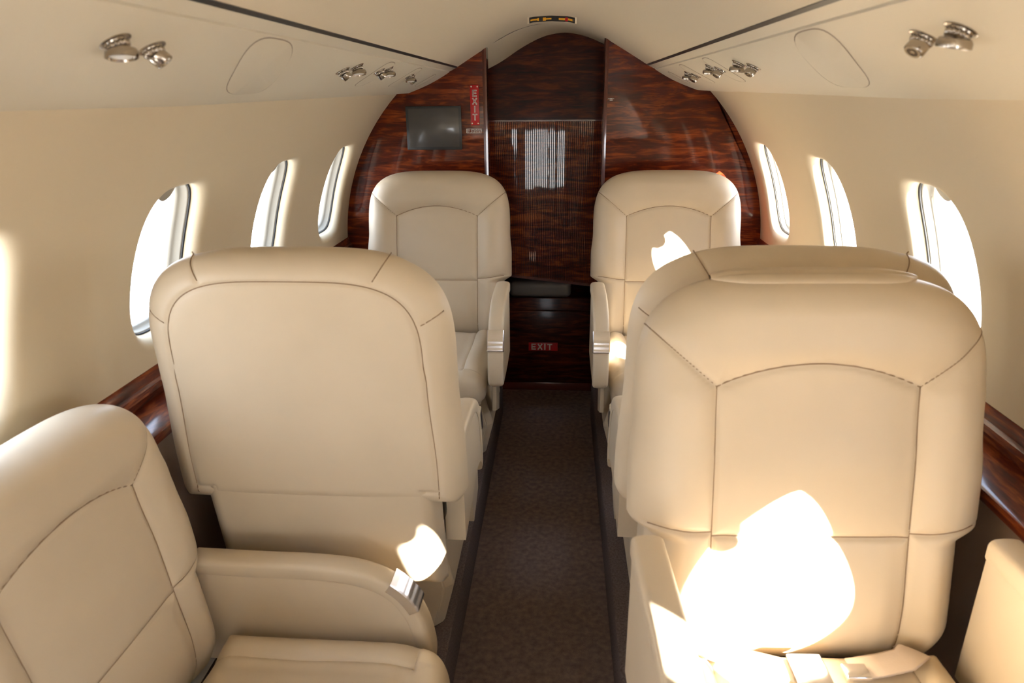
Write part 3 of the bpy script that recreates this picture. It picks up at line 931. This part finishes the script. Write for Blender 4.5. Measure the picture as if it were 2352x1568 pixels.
def panel_mesh(t, inner, b, hw):
    top = [(y+(yi-y)*.6, z+(zi-z)*.6) for (y, z), (yi, zi) in zip(t, inner)]; n = len(top); bb = b[::-1]   # bb runs back to front
    v = []; f = []; m = 6
    for k, (y, z) in enumerate(top):
        q = k/(n-1)*(len(bb)-1); i = min(int(q), len(bb)-2); u = q-i
        by = bb[i][0]+(bb[i+1][0]-bb[i][0])*u; bz = bb[i][1]+(bb[i+1][1]-bb[i][1])*u
        for x in (-hw, hw):
            for j in range(m+1): v.append((x, y+(by-y)*j/m, z+(bz-z)*j/m))
    w = 2*(m+1)
    for k in range(n-1):
        for j in range(m):
            a = k*w+j; f.append((a, a+1, a+1+w, a+w)); a += m+1; f.append((a, a+w, a+1+w, a+1))
        f.append((k*w+m, k*w+m+m+1, (k+1)*w+m+m+1, (k+1)*w+m))
    for k in (0, n-1):
        for j in range(m): f.append((k*w+j, k*w+j+1, k*w+j+m+2, k*w+j+m+1))
    me = mesh('arm_panel', v, f); fix_normals(me); shade_auto(me, 40); return me
def arm_pad(t, inner, hw):
    """pad lofted along profile with rounded outer face"""
    v = []; f = []; n = 14
    for (y, z), (yi, zi) in zip(t, inner):
        oy, oz = (y-yi), (z-zi); L = sqrt(oy*oy+oz*oz); oy, oz = oy/L, oz/L
        ring_ = [(-hw+.002, -L), (-hw, -L+.004), (-hw, -.012)]
        for k in range(1, 6):
            a = pi/2*k/6; ring_.append((-hw+.011*(1-cos(a)), -.012+.012*sin(a)))
        ring_ += [(-.006, .0015), (.006, .0015)]
        half_ = ring_[:8]
        ring_ = half_+[(-.006, .0012), (.006, .0012)]+[(-x, d) for x, d in half_[::-1]]
        for x, d in ring_: v.append((x, y+oy*d, z+oz*d))
        n = len(ring_)
    for i in range(len(t)-1):
        for j in range(n):
            a = i*n+j; b = i*n+(j+1) % n; f.append((a, b, b+n, a+n))
    f.append(tuple(range(n))); f.append(tuple((len(t)-1)*n+j for j in range(n)))
    me = mesh('arm_pad', v, f); fix_normals(me); shade_auto(me, 50); return me
ARM_F = build_arm(0, 0); ARM_R = build_arm(.10, -.055, 0, True); ARM_N = build_arm(0, 0, .095); ARM_L = build_arm(-.005, -.03, .16)
def base_mesh(h=.235):
    secs = [(0, .200, -.30, -.02), (.004, .204, -.304, -.016), (.125, .234, -.33, .0), (.130, .234, -.33, .0), (h, .205, -.33, -.02), (h+.01, .20, -.32, -.03)]
    v = []; f = []; cor = .02
    for z, hx, y0, y1 in secs:
        for (x, y) in ((-hx+cor, y0), (hx-cor, y0), (hx, y0+cor), (hx, y1-cor), (hx-cor, y1), (-hx+cor, y1), (-hx, y1-cor), (-hx, y0+cor)): v.append((x, y, z))
    for k in range(len(secs)-1):
        for i in range(8): a = k*8+i; b = k*8+(i+1) % 8; f.append((a, b, b+8, a+8))
    f.append(tuple(range(8))[::-1]); f.append(tuple((len(secs)-1)*8+i for i in range(8)))
    me = mesh('pedestal', v, f); fix_normals(me)
    bm = bmesh.new(); bm.from_mesh(me); bmesh.ops.bevel(bm, geom=bm.edges[:], offset=.003, segments=2, affect='EDGES'); bm.to_mesh(me); bm.free()
    shade_auto(me, 30); return me
PED = base_mesh(); PANM = box_mesh('pan_front', (-.19, -.425, .135), (.19, -.405, .262), .006, 3)
PANB = box_mesh('seat_pan', (-.205, -.40, .232), (.205, .03, .268), .01, 3)
KICK = None
def kick_mesh():
    # padded lower rear panel, concave top corner notches, rounded lower edge
    v = []; f = []; nx, nz = 60, 40; hw = .236
    for j in range(nz+1):
        z = .205+(.470-.205)*j/nz
        for i in range(nx+1):
            x = -hw+2*hw*i/nx
            zz = z
            if j > nz-8: zz -= .010*sm(.19, .225, abs(x))*(1-abs(sm(.20, .236, abs(x))*.4))*(j-nz+8)/8
            e = min(hw-abs(x), zz-.205+.0)
            y = .070+.045*rnd(e, .035)+(.336-z)*-.14
            v.append((x, y, zz))
    for j in range(nz):
        for i in range(nx):
            a = j*(nx+1)+i; f.append((a, a+1, a+nx+2, a+nx+1))
    me = mesh('kick_panel', v, f); me.flip_normals(); return me
KICK = kick_mesh()
BACKIN = box_mesh('back_core', (-.20, .03, .27), (.20, .075, .50), .01)
STRUT = prism_mesh('arm_strut', [(-.36, .30), (-.22, .30), (-.26, .16), (-.36, .20)], 'x', -.007, .007, .002)

def pivot_tilt(o, ang, c=.336):
    o.rotation_euler = (ang, 0, 0); o.location = (0, c*sin(ang), c-c*cos(ang))
def seat(name, loc, rz, label, kind='front', scale=1.0, arm=ARM_F, tilt=0.0, cush=(0, 0, 0), group=None):
    r = empty(name, loc, rz, scale); tag(r, label, 'seat', group)
    order = ['headrest_pad', 'center_panel', 'lumbar_panel', 'side_bolster|L', 'side_bolster|R', 'lower_bolster|L', 'lower_bolster|R']
    for k in order: pivot_tilt(link(k.split('|')[0], FRONT[k], LEATHER, r), tilt)
    pivot_tilt(link('seam_stitching', FSEAM, STITCH, r), tilt)
    if kind == 'rear':
        pivot_tilt(link('seam_stitching', RSEAM, STITCH, r), tilt)
        pivot_tilt(link('back_shell', REAR_UP, LEATHER, r), tilt); link('kick_panel', KICK, LEATHER, r); link('back_core', BACKIN, LEATHER_D, r)
    else: pivot_tilt(link('back_shell', REAR_FULL, LEATHER, r), tilt)
    for k in ('seat_cushion', 'thigh_bolster|L', 'thigh_bolster|R', 'cushion_boxing'): link(k.split('|')[0], CUSH[k], LEATHER, r, cush)
    for sx_ in (-1, 1):
        a = link('armrest', arm[0], LEATHER, r, (sx_*(.2575 if arm is not ARM_R else .247), 0, 0))
        link('arm_panel', arm[1], LEATHER, a); link('latch', arm[2], LATCH, a)
        link('arm_strut', STRUT, LEATHER_D, r, (sx_*.245, 0, (0 if arm is ARM_F else -.03)))
    link('pedestal', PED, LEATHER_D, r); link('pan_front', PANM, LEATHER_D, r); link('seat_pan', PANB, LEATHER_D, r)
    # lap belt lying in the crease
    if kind == 'front':
        sg = 1 if loc[0] < 0 else -1
        b = link('seat_belt', tube_mesh('belt', [(-sg*.15, .0, .352), (-sg*.13, -.035, .364), (-sg*.08, -.055, .359), (-sg*.02, -.06, .357)], 0, 10, (.017, .0015)), BELT, r)
        link('buckle', box_mesh('buckle', (-.022, -.016, 0), (.022, .016, .009), .003), CHROME, b, (-sg*.0, -.06, .352))
    return r
SEATS = 'cream leather cabin seats'
s1 = seat('cabin_seat', (-.412, 2.40, 0), 0, 'cream seat facing forward against the left wooden bulkhead, under the monitor')
s2 = seat('cabin_seat', (.430, 2.40, 0), 0, 'cream seat facing forward against the right wooden bulkhead, with a sunlit spot')
s3 = seat('cabin_seat', (-.425, 1.255, 0), pi, 'cream seat left of the aisle seen from behind, smooth shell above a kick panel', 'rear', 1.0, ARM_R, .10)
s4 = seat('cabin_seat', (.445, 1.285, 0), pi, 'aft-facing cream seat mostly hidden behind the large sunlit seat on the right', 'rear', 1.0, ARM_R, .10)
s5 = seat('cabin_seat', (.432, .871, 0), radians(2.2), 'large cream seat nearest on the right, strongly sunlit, with belt buckles on its cushion', 'near', 1.0, ARM_N)
s6 = seat('cabin_seat', (-.612, .805, .165-.336*.93), radians(88.5), 'near left cream seat turned sideways to face the aisle, cut by the picture corner', 'near', .93, ARM_L, .06, (0, -.03, .035)); s6.scale = (.975, .93, .93)

# headrest roll along the top of the near right seat
def roll(i, j):
    x = -.155+.31*j/60; a = 2*pi*i/48
    k = 1-(abs(x)/.16)**6
    ry, rz = .034*k+.001, .014*k+.001
    yy = cos(a)*ry; zz = sin(a)*rz
    if sin(a) > 0: zz += -.0045*k*exp(-((yy-.012)/.004)**2)-.0045*k*exp(-((yy+.010)/.004)**2)
    return (x, .172+yy*1.15, .9150+zz*.8)
me = grid_mesh('headrest_roll', 48, 61, roll, True); fix_normals(me)
link('headrest_roll', me, LEATHER, s5)
# belts and buckles on the near right cushion
def belt(pts, w=.022): return tube_mesh('belt', pts, 0, 10, (w, .0016))
b = link('seat_belt', belt([(-.17, .01, .355), (-.13, -.02, .368), (-.08, -.035, .366), (-.035, -.045, .362)]), BELT, s5)
link('buckle', box_mesh('buckle', (-.026, -.03, 0), (.026, .03, .010), .003, 3), CHROME, b, (-.012, -.050, .362))
b = link('seat_belt', belt([(.165, .01, .352), (.155, -.02, .380), (.135, -.03, .372), (.10, -.035, .366), (.055, -.042, .363)]), BELT, s5)
link('buckle', box_mesh('buckle', (-.018, -.014, 0), (.018, .014, .008), .002, 3), CHROME, b, (.055, -.052, .364))

# ------------------------------------------------------------------ outside
gr = struct(link('ground', box_mesh('ground', (-150, -150, -1.35), (150, 150, -1.30)), APRON))
hull = []
def hullp(i, j):
    a = 46*D+(180-92)*D*i/24; y = (YF, 3.7)[j]; return ((RC+.10)*cos(a), y, ZC+(RC+.10)*sin(a))
me = grid_mesh('fuselage_crown', 25, 2, hullp)
struct(link('fuselage_crown', me, HULLM))
for side in (-1, 1):   # lower fuselage skin below the windows
    def low(i, j): 
        a = (2.4-70)*D+70*D*i/14; y = (YF, 3.7)[j]; return (side*(RC+.10)*cos(a), y, ZC+(RC+.10)*sin(a))
    struct(link('fuselage_side', grid_mesh('fuselage_side', 15, 2, low), HULLM))
struct(link('belly', box_mesh('belly', (-.8, YF, -.26), (.8, 3.7, -.22)), HULLM))
